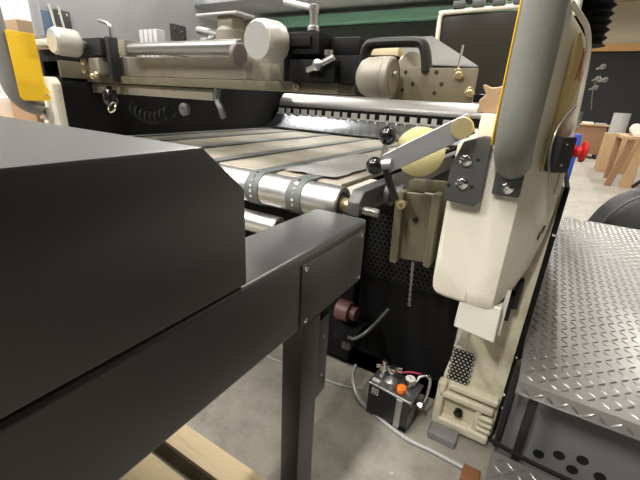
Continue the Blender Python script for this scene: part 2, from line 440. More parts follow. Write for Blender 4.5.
box((-.136, 1.2515, .222), (-.058, 1.2545, .375)).build('vent_back', 'cream', rf)
grille(-.138, -.056, .222, .372, 1.248, .0150, .0054, 'vent_grille', 'mattblack', rf)
# left side frame
mb = MB(); mb.prism([(-2.38, 0), (-2.20, 0), (-2.20, 1.36), (-2.38, 1.36)], 'y', 1.06, 3.1, .006, 2)
lf = mb.build('side_frame', 'mattblack', P)
mb = MB(); mb.prism([(-2.37, 0), (-2.205, 0), (-2.205, 1.20), (-2.235, 1.23), (-2.37, 1.23)], 'y', 1.016, 1.06, .008, 2)
mb.build('front_post', 'cream', lf)
box((-2.36, 1.018, 1.372), (-2.19, 1.50, 1.40), .006).build('top_ledge', 'white', lf)
box((-2.36, 1.06, 1.23), (-2.192, 1.35, 1.31), .006).build('slide_rail', 'olive', lf)
# black panels and backdrop in place of inside shade, with base and mesh guard
box((-2.2, 1.30, .06), (-.58, 1.34, .80), .004).build('shade_panel', 'mattblack', P)
box((-.62, 1.36, .0), (-.15, 1.40, .795), .004).build('shade_panel', 'mattblack', P)
box((-2.2, 1.36, .0), (-.15, 1.44, .10), .004).build('base_beam', 'mattblack', P)
grille(-.60, -.16, .50, .80, 1.352, .021, .0075, 'mesh_guard', 'rubber', P)
box((-2.2, 3.05, .90), (-.15, 3.1, 1.75), .004).build('shade_backdrop', 'mattblack', P)  # black sheet painting the dark interior behind the cylinder
box((-2.2, 2.80, .60), (-.15, 3.05, .90), .004).build('delivery_floor', 'mattblack', P)
# upper housing
hs = box((-2.30, 1.02, 1.41), (-2.195, 2.46, 2.05), .006).build('housing_side', 'greypaint', P)
box((-2.2, 2.44, 1.50), (-.22, 2.50, 1.98), .006).build('housing_front', 'lightgrey', P)
box((-2.2, 1.95, 1.722), (-.30, 2.44, 1.76), .006).build('housing_soffit', 'greypaint', P)
box((-2.2, 1.95, 1.76), (-.30, 2.0, 2.05), .006).build('housing_fascia', 'greypaint', P)
gp = box((-2.193, 1.078, 1.45), (-2.187, 1.150, 1.535), .002).build('switch_plate', 'darkgrey', hs)
for y in (1.095, 1.133): MB().lathe((-2.187, y, 1.515), (1, 0, 0), [(0, .005), (.003, .005), (.005, 0)], 12).build('screw', 'chrome', gp)
box((-2.193, 1.745, 1.49), (-2.187, 1.865, 1.585), .002).build('switch_plate', 'darkgrey', hs)
for y, z in ((1.775, 1.56), (1.83, 1.555), (1.84, 1.52)): MB().lathe((-2.187, y, z), (1, 0, 0), [(0, .008), (.004, .008), (.006, 0)], 12).build('screw', 'chrome', hs)
mb = MB(); mb.tube([(-2.188, 1.06, 1.55), (-2.188, 1.075, 1.42), (-2.188, 1.115, 1.42), (-2.188, 1.10, 1.55)], .006, 8, smooth=0)
mb.build('wire_loop', 'white', hs)
box((-2.194, 1.02, 1.415), (-2.19, 1.065, 1.52), .001).build('blue_panel', 'bluegrey', hs)
# impression cylinder, gripper comb and delivery chute
cy = MB().lathe((-2.14, 2.90, 1.12), (1, 0, 0), [(0, .08), (.01, .105), (1.93, .105), (1.94, .08)], 48).build('impression_cylinder', 'cyl', P)
mb = MB(); x = -2.12
mb.box((-2.14, 2.775, 1.035), (-.22, 2.790, 1.062))
while x < -.25:
    w = .050 if int(x*100) % 3 else .036
    mb.box((x, 2.770, 1.06), (x+w, 2.783, 1.100)); x += .080
mb.build('gripper_comb', 'knobface', P)
mb = MB(); mb.prism([(2.80, 1.05), (2.785, 1.06), (2.70, .985), (2.60, .955), (2.60, .948), (2.71, .976)], 'x', -2.14, -.22)
mb.build('chute_sheet', 'chutesteel', P)
box((-2.14, 2.792, 1.04), (-.22, 2.796, 1.12)).build('comb_backing', 'mattblack', P)

# ------------------------------------------------------------------ cross member with its adjusting gear
X = thing('cross_beam', 'greasy beige beam bridging the press frames above the feed table', 'machine beam', (-1.2, 1.3, 1.2))
box((-2.2, 1.22, 1.252), (-.90, 1.34, 1.337), .004).build('beam_bar', 'beige', X)
box((-2.2, 1.19, 1.216), (-.66, 1.34, 1.250), .004).build('grease_ledge', 'olive', X)
box((-2.22, 1.21, 1.165), (-1.28, 1.25, 1.212), .003).build('lower_strip', 'beige', X)
mb = MB(); mb.box((-.90, 1.20, 1.25), (-.47, 1.34, 1.335), .006); mb.box((-.89, 1.17, 1.335), (-.73, 1.30, 1.405), .008); mb.box((-.87, 1.16, 1.36), (-.76, 1.17, 1.39), .003); mb.box((-.60, 1.19, 1.215), (-.47, 1.34, 1.26), .006)
mb.box((-.76, 1.25, 1.335), (-.62, 1.34, 1.40), .02); mb.box((-.86, 1.16, 1.25), (-.66, 1.20, 1.32), .01)
mb.build('carriage', 'mattblack', X)
pp = MB()
for sx in (0,):
    pp.box((-.478, 1.205, 1.207), (-.222, 1.216, 1.300), .002)
pl = pp.build('olive_plate', 'olive', X)
hb = MB()
for (px, pz) in ((-0.433, 1.287), (-0.406, 1.254), (-0.338, 1.288), (-0.318, 1.256), (-0.335, 1.231), (-0.436, 1.236)):
    hb.cyl((px, 1.2051, pz), (px, 1.2035, pz), .0058, 12)
hb.build('drilled_holes', 'ink', pl)
for i, (px, pz) in enumerate(((-0.271, 1.281), (-0.232, 1.234))):
    mb = MB().lathe((px, 1.206, pz), (0, -1, 0), [(0, .011), (.006, .011), (.008, .007), (.016, .007), (.018, 0)], 14)
    mb.tube([(px-.012, 1.19, pz), (px-.006, 1.185, pz+.012), (px+.006, 1.185, pz+.012), (px+.012, 1.19, pz)], .003, 8)
    mb.build('wing_screw', 'gold', pl)
cyl((-0.274, 1.190, 1.299), (-0.271, 1.190, 1.357), .003).build('thin_rod', 'steel', pl)
# rod clamped along the beam
rd = cyl((-1.79, 1.17, 1.365), (-1.08, 1.17, 1.365), .0255, .003, 28).build('adjusting_rod', 'steelgrey', X)
cyl((-1.085, 1.15, 1.335), (-1.06, 1.15, 1.335), .040, .004, 28).build('end_disc', 'mauve', rd)
MB().lathe((-1.83, 1.17, 1.371), (1, 0, 0), [(0, 0), (.004, .016), (.018, .024), (.034, .024), (.040, .018)], 24).build('rod_collar', 'knobdark', rd)
box((-1.80, 1.14, 1.335), (-1.755, 1.20, 1.402), .004).build('rod_clamp', 'beige', rd)
box((-1.925, 1.15, 1.22), (-1.895, 1.20, 1.42), .004).build('clamp_post', 'rubber', X)
mb = MB().tube([(-1.905, 1.175, 1.41), (-1.905, 1.175, 1.455), (-1.92, 1.175, 1.478), (-1.985, 1.175, 1.492)], .009, 12, smooth=5)
mb.build('bent_pin', 'steel', X)
box((-2.10, 1.13, 1.335), (-1.93, 1.22, 1.415), .01).build('black_grip_block', 'rubber', X)
# light posts standing behind the rod
for x in (-1.84, -1.805, -1.77, -1.735): box((x, 1.28, 1.335), (x+.028, 1.33, 1.465), .005).build('spacer_block', 'lightgrey', X)
# pressure fittings
fb = box((-2.04, 1.12, 1.255), (-1.95, 1.19, 1.325), .006).build('valve_block', 'knobdark', X)
for p in ((-2.055, 1.12, 1.305), (-2.06, 1.12, 1.268), (-1.94, 1.11, 1.250), (-1.985, 1.115, 1.243)):
    MB().lathe(p, (.3, -1, 0), [(0, .008), (.006, .014), (.020, .014), (.026, .008), (.028, 0)], 14).build('round_fitting', 'gold', fb)
# hanging black screw knob with key ring, and a coil of cable
mb = MB().lathe((-1.955, 1.16, 1.20), (.18, -.1, -1), [(0, .012), (.02, .012), (.022, .030), (.045, .036), (.075, .036), (.09, .026), (.095, .012), (.12, .012), (.12, 0)], 18)
hk = mb.build('hanging_knob', 'plastic', X)
mb = MB(); c = Vector((-1.885, 1.12, 1.105)); pts = []
for k in range(21): a = 2*PI*k/20; pts.append(c+Vector((math.cos(a)*.028, math.sin(a)*.012, math.sin(a)*.024)))
mb.tube(pts, .004, 8, smooth=0); mb.build('split_ring', 'chrome', hk)
mb = MB(); pts = []
for k in range(97):
    a = 2*PI*k/12; t = k/96
    pts.append((-1.87+t*.30, 1.22+math.cos(a)*.028, 1.105-.04*math.sin(PI*t)+math.sin(a)*.028))
mb.tube(pts, .006, 6, smooth=0); mb.build('coiled_cable', 'mattblack', X)
MB().lathe((-1.44, 1.21, 1.120), (0, -1, 0), [(0, .012), (.01, .012), (.012, .026), (.03, .028), (.034, .020), (.035, .008), (.028, 0)], 20).build('small_dial', 'darkgrey', X)
mb = MB().tube([(-1.24, 1.2, 1.215), (-1.245, 1.2, 1.17), (-1.215, 1.19, 1.135), (-1.20, 1.19, 1.10)], .013, 10); mb.build('hook_arm', 'darkgrey', X)
# clamp lever on the carriage
mb = MB(); mb.lathe((-.775, 1.20, 1.41), (0, 0, 1), [(0, .020), (.012, .020), (.016, .013), (.05, .013), (.056, .017), (.075, .017), (.082, 0)], 20)
mb.tube([(-.775, 1.20, 1.475), (-.82, 1.195, 1.487), (-.89, 1.19, 1.502)], .010, 10, smooth=4); mb.build('clamp_lever', 'alu', X)
MB().lathe((-.695, 1.175, 1.27), (0, 0, 1), [(0, .008), (.06, .008), (.062, .015), (.078, .015), (.08, 0)], 16).build('thumb_screw', 'steel', X)
mb = MB(); mb.tube([(-.76, 1.15, 1.285), (-.715, 1.145, 1.30), (-.66, 1.15, 1.325)], .009, 10)
mb.lathe((-.715, 1.165, 1.30), (0, -1, 0), [(0, .018), (.03, .018), (.034, .010), (.036, 0)], 16); mb.build('wing_nut', 'steel', X)
MB().lathe((-.825, 1.19, 1.232), (0, -1, 0), [(0, .012), (.012, .012), (.014, .006), (.006, .0055), (.006, 0)], 16).build('hollow_screw', 'beige', X)
# black carrying grip over the plate
mb = MB(); mb.tube([(-.580, 1.22, 1.285), (-.583, 1.22, 1.335), (-.573, 1.22, 1.362), (-.545, 1.22, 1.371), (-.43, 1.22, 1.372), (-.398, 1.22, 1.366), (-.382, 1.22, 1.338), (-.372, 1.22, 1.290)], .0150, 14, 1.9, 5, (0, 1, 0))
mb.build('bow_handle', 'ink', X)
box((-.62, 1.30, 1.33), (-.50, 1.36, 1.37), .012).build('wooden_wedge', 'wood', X)
MB().lathe((-.44, 1.26, 1.30), (.8, -.6, 0), [(0, .05), (.012, .05)], 24).build('cream_disc', 'cream', X)

oc = MB().lathe((-1.368, 1.420, 1.386), (0, 0, 1), [(0, .062), (.004, .066), (.075, .066), (.09, .050), (.10, .035)], 24).build('oil_cup', 'knobdark', X)
cpos = Vector((-1.364, 1.420, 1.484))
MB().box((-.045, -.04, -.02), (.045, .04, .035), .004, 2, Matrix.Translation(cpos)).build('cup_cap', 'beige', oc)
MB().box((-.16, -.06, .036), (.09, .06, .046), .002, 1, Matrix.Translation(cpos)).build('cap_plate', 'lightgrey', oc)
mb = MB(); a_ = Vector((-1.581, 1.420, 1.476)); b_ = Vector((-1.409, 1.420, 1.449)); mb.tube([a_, b_], .016, 10, smooth=0)
a_ = Vector((-1.557, 1.420, 1.432)); b_ = Vector((-1.424, 1.420, 1.425)); mb.tube([a_, b_], .014, 10, smooth=0); mb.lathe(a_+(b_-a_)*.4, b_-a_, [(0, .022), (.04, .022)], 6)
mb.build('cup_pipes', 'steel', oc)

# handwheels
def handwheel(x, y, z, r, length, label, tilt=(0, -1, 0), face='knobface', body='knob'):
    t = thing('handwheel', label, 'handwheel', (x, y, z), 'round handwheels on the cross beam')
    d = Vector(tilt).normalized(); p = Vector((x, y, z))
    MB().lathe(p, d, [(0, r*.80), (.004, r*.90), (length*.15, r), (length*.72, r), (length*.80, r*.97), (length*.88, r*.97), (length*.96, r*.87)], 40).build('grip', body, t, 18)
    MB().lathe(p+d*length*.955, d, [(0, r*.865), (length*.04, r*.85), (length*.045, r*.84), (length*.045, 0)], 40).build('turned_face', face, t, 18)
    cyl(p+d*.003, p-d*.07, r*.32).build('spindle', 'steel', t)
    return t
handwheel(-.905, 1.170, 1.373, .067, .108, 'large pale handwheel at the end of the long grey rod', (-.03, -1, -.06))
handwheel(-2.06, 1.10, 1.382, .060, .115, 'white handwheel at the far end of the beam beside the yellow guard', (-.05, -1, .02))
K3 = thing('roller_knob', 'dull grey domed knob lying sideways under the black bow handle', 'knob', (-.49, 1.13, 1.275), None)
mb = MB().lathe((-.556, 1.13, 1.266), (1, 0, 0), [(0, 0), (.001, .016), (.005, .031), (.018, .048), (.034, .055), (.085, .058), (.092, .055), (.096, .058), (.110, .057), (.115, .052)], 40)
mb.build('grip', 'knobdark', K3)
MB().lathe((-.4415, 1.13, 1.266), (1, 0, 0), [(0, .051), (.002, .046), (-.008, .045), (-.008, 0)], 32).build('shaded_face', 'mauve', K3)  # dark colour stands in for the shadow on this end face
cyl((-.445, 1.13, 1.274), (-.43, 1.13, 1.274), .012).build('spindle', 'steel', K3)
cyl((-.50, 1.13, 1.30), (-.50, 1.21, 1.30), .012).build('spindle', 'steel', K3)

# green rail, steel tray and dark-filled side opening
tag(MB().box((-1.95, 2.28, 1.640), (-.30, 2.40, 1.690), .004).build('safety_rail', 'green'), 'green acrylic rail along the underside of the upper housing', 'rail')
box((-1.75, 2.36, 1.545), (-.30, 2.40, 1.632), .004).build('shadow_strip', 'darkgrey', P)  # grey bar painted in as the shadow below the green rail
Q4 = [(-1.042, 1.850, 1.470), (-0.563, 1.850, 1.483), (-0.301, 1.620, 1.342), (-0.836, 1.620, 1.359)]
tr = MB(); tr.quads(Q4+[(x, y, z-.004) for x, y, z in Q4],
   [(0, 1, 2, 3), (7, 6, 5, 4), (0, 4, 5, 1), (1, 5, 6, 2), (2, 6, 7, 3), (3, 7, 4, 0)])
tag(tr.build('steel_tray', 'traysteel'), 'bent pale sheet metal tray with a pointed end above the olive plate', 'tray')
W = thing('side_window_guard', 'side guard opening filled dark for its shaded interior, with a pale rounded rim beside the yellow edge', 'guard', (-.38, 1.9, 1.15))
box((-.55, 1.90, 1.25), (-.20, 1.912, 1.575), .01).build('shade_fill', 'shadefill', W)  # dark sheet filling the opening in place of its shaded interior
mb = MB(); mb.tube([(-.548, 1.895, 1.42), (-.552, 1.895, 1.55), (-.545, 1.895, 1.572), (-.525, 1.895, 1.580), (-.20, 1.895, 1.588)], .010, 10, smooth=5); mb.build('rim', 'cream', W)
for k in range(4): box((-.50+.08*k, 1.88, 1.592), (-.45+.08*k, 1.91, 1.62), .004).build('hinge_block', 'darkgrey', W)

# ------------------------------------------------------------------ right hand hood
H = thing('guard_hood', 'tall cream cast hood with rounded lower corner, above the foot casting', 'machine hood', (-.08, 1.2, .65))
out = [(-.222, 1.25, .665), (-.222, 1.10, .665), (-.218, 1.088, .650), (-.208, 1.080, .643), (-.185, 1.078, .640), (-.116, 1.075, .638), (-.113, 1.0748, .638), (-.050, 1.072, .640), (-.038, 1.074, .643), (-.030, 1.086, .648),
       (-.008, 1.121, .669), (.008, 1.147, .696), (.032, 1.186, .754), (.043, 1.205, .816), (.050, 1.215, .90), (.050, 1.25, .96)]
tops = [1.10, 1.10, 1.10, 1.10, 1.10, 1.10, 1.46, 1.445, 1.44, 1.43, 1.405, 1.39, 1.365, 1.345, 1.325, 1.31]
vs = []; nrow = 7
for j in range(nrow):
    for (x, y, zb), zt in zip(out, tops):
        f = [0, .02, .06, .3, .6, .9, 1][j]
        inset = [.014, .004, 0, 0, 0, .0, .004][j]
        nx_, ny_ = (x+.08), (y-1.25)
        L_ = math.hypot(nx_, ny_) or 1
        xx = x-.022*max(0, f-.35) if x > -.03 else x
        vs.append((xx-nx_/L_*inset, y-ny_/L_*inset*.8, zb+(zt-zb)*f))
n = len(out); fs = []
for j in range(nrow-1):
    for i in range(n-1): fs.append((j*n+i, j*n+i+1, (j+1)*n+i+1, (j+1)*n+i))
    fs.append((j*n+n-1, j*n, (j+1)*n, (j+1)*n+n-1))
fs.append(tuple(range(n))); fs.append(tuple((nrow-1)*n+i for i in range(n)))
mb = MB(); mb.quads(vs, fs)
hd = mb.build('hood_shell', 'cream', H, 24)
# recessed tan inner face and folded rim at the top of the flank
tw = MB()
def flank(t, z, off=.004):
    a = Vector((-.020, 1.105, 0)); b = Vector((.040, 1.199, 0)); n_ = Vector((.85, -.53, 0)).normalized()
    p = a+(b-a)*t+n_*off; return (p.x, p.y, z)
tw.quads([flank(.22, 1.05), flank(.48, 1.09), flank(.70, 1.26), flank(.66, 1.32), flank(.30, 1.37), flank(.22, 1.05, -.006), flank(.48, 1.09, -.006), flank(.70, 1.26, -.006), flank(.66, 1.32, -.006), flank(.30, 1.37, -.006)],
   [(0, 1, 2, 3, 4), (9, 8, 7, 6, 5), (0, 1, 6, 5), (1, 2, 7, 6), (2, 3, 8, 7), (3, 4, 9, 8), (4, 0, 5, 9)])
tw.build('tan_inset', 'tanpaint', hd)
mb = MB(); mb.tube([flank(.50, 1.27, .006), flank(.53, 1.32, .006), flank(.60, 1.335, .006)], .0012, 6, smooth=0); mb.tube([flank(.62, 1.27, .006), flank(.50, 1.34, .006)], .0012, 6, smooth=0)
mb.build('chalk_mark', 'redmark', hd)
mb = MB(); mb.tube([(-.034, 1.088, 1.425), (-.008, 1.118, 1.400), (.012, 1.152, 1.378), (.024, 1.180, 1.345), (.031, 1.20, 1.30), (.038, 1.20, 1.20), (.044, 1.20, 1.08), (.046, 1.20, .98)], .006, 10, smooth=4); mb.build('rolled_edge', 'cream', hd)
mb = MB()
for t, z in ((.80, .865), (.90, .885)): mb.tube([flank(t-.03, z-.012, .003), flank(t+.03, z+.010, .003)], .0022, 6, smooth=0)
mb.build('slots', 'ink', hd)
# folded white box below the hood
mb = MB(); mb.prism([(-.132, .548), (-.128, .655), (-.012, .655), (-.010, .535)], 'y', 1.085, 1.20, .003, 1)
mb.build('sheet_box', 'white', H)
box((-.012, 1.12, .545), (.0, 1.22, .70), .002).build('sheet_flange', 'white', H)
mb = MB(); mb.box((-.008, 1.205, .555), (.012, 1.250, .65), .004); mb.box((.010, 1.210, .600), (.028, 1.250, .70), .004); mb.build('black_catch', 'rubber', H)
# cream cheek plate behind the lever pivot, with the cast fork on top
box((-.172, 1.084, 1.09), (-.116, 1.13, 1.184), .006).build('cheek_block', 'cream', H)
mb = MB(); mb.prism([(x_, z_+.034) for x_, z_ in ((-.188, 1.150), (-.186, 1.182), (-.172, 1.196), (-.184, 1.214), (-.182, 1.221), (-.164, 1.213), (-.148, 1.214), (-.128, 1.221), (-.128, 1.213), (-.140, 1.196), (-.126, 1.180), (-.122, 1.150))], 'y', 1.10, 1.13, .003, 1)
mb.build('cast_fork', 'castbrown', H)
# black mounting plate with two screws
mb = MB(); mb.prism([(-.222, .950), (-.218, 1.045), (-.196, 1.112), (-.150, 1.130), (-.128, 1.128), (-.128, .958), (-.140, .945)], 'y', 1.048, 1.082, .004, 2)
bp = mb.build('pivot_plate', 'darkgrey', H)
for px, pz in ((-0.182, 1.066), (-0.181, 1.004)):
    MB().lathe((px, 1.049, pz), (0, -1, 0), [(0, .0165), (.003, .0165), (.004, .013), (.010, .0125), (.011, .011), (.011, .006), (.005, .0055), (.005, 0)], 24).build('socket_screw', 'chrome', bp)
for px, pz in ((-0.214, 1.070), (-0.214, 0.994), (-0.152, 1.070), (-0.154, 0.998)):
    cyl((px, 1.0485, pz), (px, 1.046, pz), .0048, seg=12).build('hole', 'ink', bp)

# ------------------------------------------------------------------ yellow-edged grab handles on both frames
def grab(x, label, tubeoff, y0, s):
    e_ = .036 if s > 0 else .008
    t = thing('grab_handle', label, 'grab handle', (x, y0, 1.05), 'padded grey grab handles with yellow plates')
    mb = MB(); xx = x+tubeoff
    mb.tube([(xx, y0-.02, 1.75), (xx, y0-.012, 1.45), (xx, y0, 1.27), (xx, y0+.006, 1.19), (xx, y0+.022, 1.138), (xx, y0+.055, 1.102), (xx, y0+.11, 1.078)]+([(xx, y0+.124, 1.075)] if s > 0 else []) , .043, 20, .95, 6, (1, 0, 0))
    mb.build('grip_tube', 'handlegrey', t)
    mb = MB(); mb.prism([(y0+e_, 1.44 if s > 0 else 1.418), (y0+.125, 1.44 if s > 0 else 1.418), (y0+.128, 1.19), (y0+.143, 1.165), (y0+.143, 1.125), (y0+.135, 1.115), (y0+e_+.014, 1.115), (y0+e_+.002, 1.13)], 'x', x-.003, x, .001, 1)
    yp = mb.build('yellow_plate', 'yellow', t)
    MB().lathe((x+.0, y0+.130, 1.142), (1, 0, 0), [(0, .008), (.004, .007), (.006, 0)], 12).build('screw', 'chrome', yp)
    return t
g1 = grab(-.118, 'thick grey grab handle in front of the cream hood, yellow plate seen edge-on', .048, .93, 1)
ft = MB(); ft.box((-.105, 1.056, .985), (-.038, 1.070, 1.055), .006); ft.build('mounting_foot', 'darkgrey', g1)
MB().lathe((-.070, 1.057, 1.008), (0, -1, 0), [(0, .0155), (.003, .0155), (.004, .012), (.010, .0115), (.011, .010), (.011, .005), (.005, .0045), (.005, 0)], 24).build('socket_screw', 'chrome', g1)
box((-.127, 1.045, 1.118), (-.105, 1.070, 1.165), .003).build('yellow_tab', 'yellow', g1)
g2 = grab(-2.24, 'grey grab handle with a broad yellow plate on the far frame', -.05, .87, -1)
box((-2.33, .982, 1.02), (-2.25, 1.014, 1.085), .005).build('mounting_foot', 'steel', g2)

# ------------------------------------------------------------------ clamping lever
V = thing('clamping_lever', 'aluminium lever bar with a brass pivot and two black ball knobs', 'lever', (-.28, 1.02, 1.1))
d = Vector(((-0.183, 1.020, 1.158)))-Vector(((-0.384, 1.000, 1.035)))
a0 = Vector(((-0.384, 1.000, 1.035))); a1 = Vector(((-0.180, 1.025, 1.160)))
u = (a1-a0).normalized(); wv = Vector((0, -1, 0)); wv = (wv-u*wv.dot(u)).normalized(); hv = u.cross(wv); L_ = (a1-a0).length
mt = Matrix(((u.x, hv.x, wv.x, a0.x), (u.y, hv.y, wv.y, a0.y), (u.z, hv.z, wv.z, a0.z), (0, 0, 0, 1)))
mb = MB(); mb.box((0, -.027, -.007), (L_, .027, .007), .002, 1, mt); mb.build('lever_bar', 'alu', V)
MB().lathe(Vector(((-0.198, 1.020, 1.147))), (0, -1, 0), [(-.03, .012), (.006, .012), (.0061, .0275), (.016, .0275), (.018, .0255), (.018, .0)], 32).build('brass_pivot', 'brass', V)
c1 = Vector(((-0.411, 0.985, 1.028)))
MB().ball(c1, .0255).build('ball_knob', 'plastic', V)
cyl(c1+Vector((.012, .004, .004)), c1+Vector((.048, .008, .010)), .0155, .002).build('knob_neck', 'alu', V)
c2 = Vector(((-0.399, 1.030, 1.109)))
MB().ball(c2, .0265).build('ball_knob', 'plastic', V)
cyl(c2, c2+Vector((-.008, -.005, -.075)), .0085).build('knob_stem', 'steel', V)
mb = MB(); mb.tube([c1+Vector((.03, .012, -.005)), (-0.376, 1.020, 0.981), (-0.352, 1.030, 0.930)], .011, 10, smooth=0); mb.build('hand_bar', 'rubber', V)
DD = thing('timing_disc', 'pale yellow round disc behind the aluminium lever bar', 'disc', (-0.319, 1.090, 1.068))
MB().lathe(Vector(((-0.319, 1.090, 1.068))), (.25, -1, .1), [(0, .066), (.002, .070), (.012, .070), (.014, .066), (.014, .012), (.018, .010), (.018, 0)], 40).build('disc_plate', 'paleyellow', DD)
cyl(Vector(((-0.319, 1.090, 1.068))), Vector(((-0.319, 1.090, 1.068)))+Vector((0, .15, 0)), .014).build('spindle', 'steel', DD)

# ------------------------------------------------------------------ olive channel bracket with chain
B = thing('channel_bracket', 'olive grey channel bracket with a hole, bolted left of the hood', 'bracket', (-.31, 1.18, .69))
def U(px, py): return None
mb = MB()
mb.prism([(-.372, .690), (-.378, .700), (-.382, .918), (-.376, .925), (-.262, .935), (-.256, .930), (-.250, .712), (-.256, .700)], 'y', 1.165, 1.180, .003, 1)
mb.prism([(-.385, .684), (-.392, .925), (-.378, .935), (-.366, .930), (-.358, .690), (-.365, .680)], 'y', 1.135, 1.180, .004, 2)
mb.prism([(-.270, .700), (-.275, .940), (-.262, .945), (-.250, .940), (-.246, .704), (-.252, .695)], 'y', 1.135, 1.180, .004, 2)
mb.build('channel', 'olive', B)
mb = MB(); mb.prism([(-.372, .90), (-.375, .955), (-.362, .965), (-.25, .972), (-.235, .965), (-.235, .70), (-.255, .70), (-.26, .93), (-.35, .925)], 'y', 1.20, 1.225, .004, 2)
mb.build('rear_web', 'olive', B)
box((-.39, 1.178, .72), (-.372, 1.215, .92), .003).build('side_web', 'olive', B)
cyl((-.322, 1.1651, .842), (-.322, 1.1605, .842), .0088, seg=16).build('hole', 'ink', B)
MB().lathe((-.362, 1.13, .893), (0, -1, .1), [(-.02, .010), (0, .010), (.001, .014), (.016, .014), (.017, .006), (.008, .005), (.008, 0)], 14).build('nut', 'brass', B)
mb = MB()
for k in range(17):
    z = .690-.0095*k; ax = k % 2
    c = Vector((-.306+.0006*k, 1.15, z)); pts = []
    for q in range(9):
        a = 2*PI*q/8; pts.append(c+Vector((math.cos(a)*.0042*(1-ax), math.cos(a)*.0042*ax, math.sin(a)*.0072)))
    mb.tube(pts, .0014, 6, smooth=0)
mb.build('chain', 'steel', B)
# shaft collar between side rail and bracket
mb = MB().lathe((-.452, 1.20, .905), (1, 0, 0), [(0, .02), (.01, .02), (.011, .042), (.028, .042), (.029, .028), (.050, .028), (.051, .036), (.068, .036), (.07, .02)], 24)
mb.build('shaft_collar', 'darkgrey', B)
cyl((-.455, 1.20, .905), (-.36, 1.20, .905), .014).build('shaft', 'mattblack', B)

# ------------------------------------------------------------------ outer flank of the press: hand wheel, stop block, hose loop
S = thing('stop_switch', 'black switch block with a red mushroom knob on the edge of the cream hood', 'switch', (.045, 1.17, 1.0))
mtS = Matrix.Translation((.016, 1.128, 1.098)) @ Matrix.Rotation(math.radians(52), 4, 'Z')
MB().box((-.026, -.030, -.044), (.022, .003, .044), .005, 2, mtS).build('switch_block', 'rubber', S)
rk = Vector((.038, 1.165, 1.105))
MB().lathe(rk, (1, .15, 0), [(0, .010), (.010, .010), (.012, .016), (.016, .018), (.022, .012), (.030, .013), (.033, .026), (.040, .026), (.043, .020), (.044, 0)], 24).build('red_knob', 'red', S)
for z in (1.04, 1.09): MB().lathe(mtS @ Vector((-.012, -.030, z-1.062)), mtS.to_3x3() @ Vector((0, -1, 0)), [(0, .004), (.002, .004), (.003, 0)], 12).build('screw', 'chrome', S)
mb = MB(); mb.tube([(0.031, 1.150, 1.213), (0.016, 1.135, 1.186), (0.005, 1.105, 1.154), (0.003, 1.095, 1.109), (0.011, 1.090, 1.061), (0.027, 1.100, 1.011)], .0035, 10)
tag(mb.build('hose_loop', 'steel'), 'thin bare tube looping down the edge of the cream hood', 'tube') if False else tag(mb.build('tube_loop', 'steel'), 'thin bare tube looping down the edge of the cream hood', 'tube')
# upper outer flank: bundled pipes, black bellows and small chrome taps
box((-.115, 1.265, 1.005), (-.045, 2.9, 1.95), .01).build('upper_frame', 'creamlow', P)
for i, x in enumerate((-.080, -.053, -.026)):
    mb = MB(); mb.tube([(x-.012, 1.236, 1.95), (x-.008, 1.238, 1.66), (x, 1.236, 1.52), (x+.004, 1.23, 1.425)], .010, 10); tag(mb.build('cream_pipe', 'cream'), 'cream pipe running down the press flank beside the black bellows', 'pipe', 'cream pipes beside the bellows')
mb = MB(); prof = []
for k in range(60): prof.append((k*.012, .060 if k % 2 else .046))
mb.lathe((.022, 1.70, 2.12), (0, 0, -1), prof, 24)
tag(mb.build('bellows_hose', 'mattblack'), 'fat black ribbed hose hanging by the upper right flank', 'hose')
mb = MB()
TP = thing('tap_cluster', 'small bright metal taps sticking out of the press flank', 'tap', (.09, 2.2, 1.1))
for (px, pz) in ((0.115, 1.391), (0.110, 1.342), (0.137, 1.338), (0.109, 1.304)):
    MB().lathe((px, 2.2, pz), (.6, -1, .2), [(-.03, .004), (.0, .004), (.001, .010), (.014, .010), (.018, 0)], 14).build('tap', 'knobface', TP)
mb = MB(); mb.tube([(0.110, 2.200, 1.329), (0.113, 2.200, 1.275), (0.126, 2.200, 1.211)], .006, 8); mb.build('tap_pipe', 'steel', TP)
box((.065, 2.19, 1.13), (.095, 2.22, 1.2), .006).build('tap_body', 'knobface', TP)

# ------------------------------------------------------------------ checker-plate platform
def tread(mb, x0, x1, y0, y1, z, pitch=.031, ln=.0172, wd=.0048, h=.0032, axis='z', fixed=None, rot=0.0):
    """raised lozenges, alternately turned, on a plane"""
    j = 0; y = y0+pitch*.6
    while y < y1-pitch*.4:
        i = 0; x = x0+pitch*.6
        while x < x1-pitch*.4:
            a = PI/4 if (i+j) % 2 else -PI/4
            ca, sa = math.cos(a), math.sin(a)
            pts = []
            for (p, q, r) in ((-ln, 0, 0), (-ln*.3, -wd, 0), (ln*.3, -wd, 0), (ln, 0, 0), (ln*.3, wd, 0), (-ln*.3, wd, 0), (-ln*.6, 0, h), (ln*.6, 0, h)):
                U_, V_ = x+p*ca-q*sa, y+p*sa+q*ca
                pts.append((U_, V_, z+r) if axis == 'z' else (U_, fixed-r, V_))
            mb.quads(pts, [(0, 1, 6), (1, 2, 7, 6), (2, 3, 7), (3, 4, 7), (4, 5, 6, 7), (5, 0, 6)])
            x += pitch; i += 1
        y += pitch; j += 1
D = thing('step_platform', 'checker plate platform standing alongside the press', 'platform', (.6, 2.1, 0))
mb = MB(); mb.box((.078, 1.075, .444), (1.05, 3.28, .450), .0015)
mb.box((.078, 1.072, .402), (1.05, 1.078, .4495), .0015)
tread(mb, .085, 1.05, 1.085, 3.28, .4495)
tread(mb, .085, 1.05, .402, .452, 0, axis='y', fixed=1.0725)
mb.build('deck_plate', 'tread', D)
rp = MB().box((.075, 1.19, .0), (1.05, 1.20, .443), .002).build('riser_panel', 'riser', D)
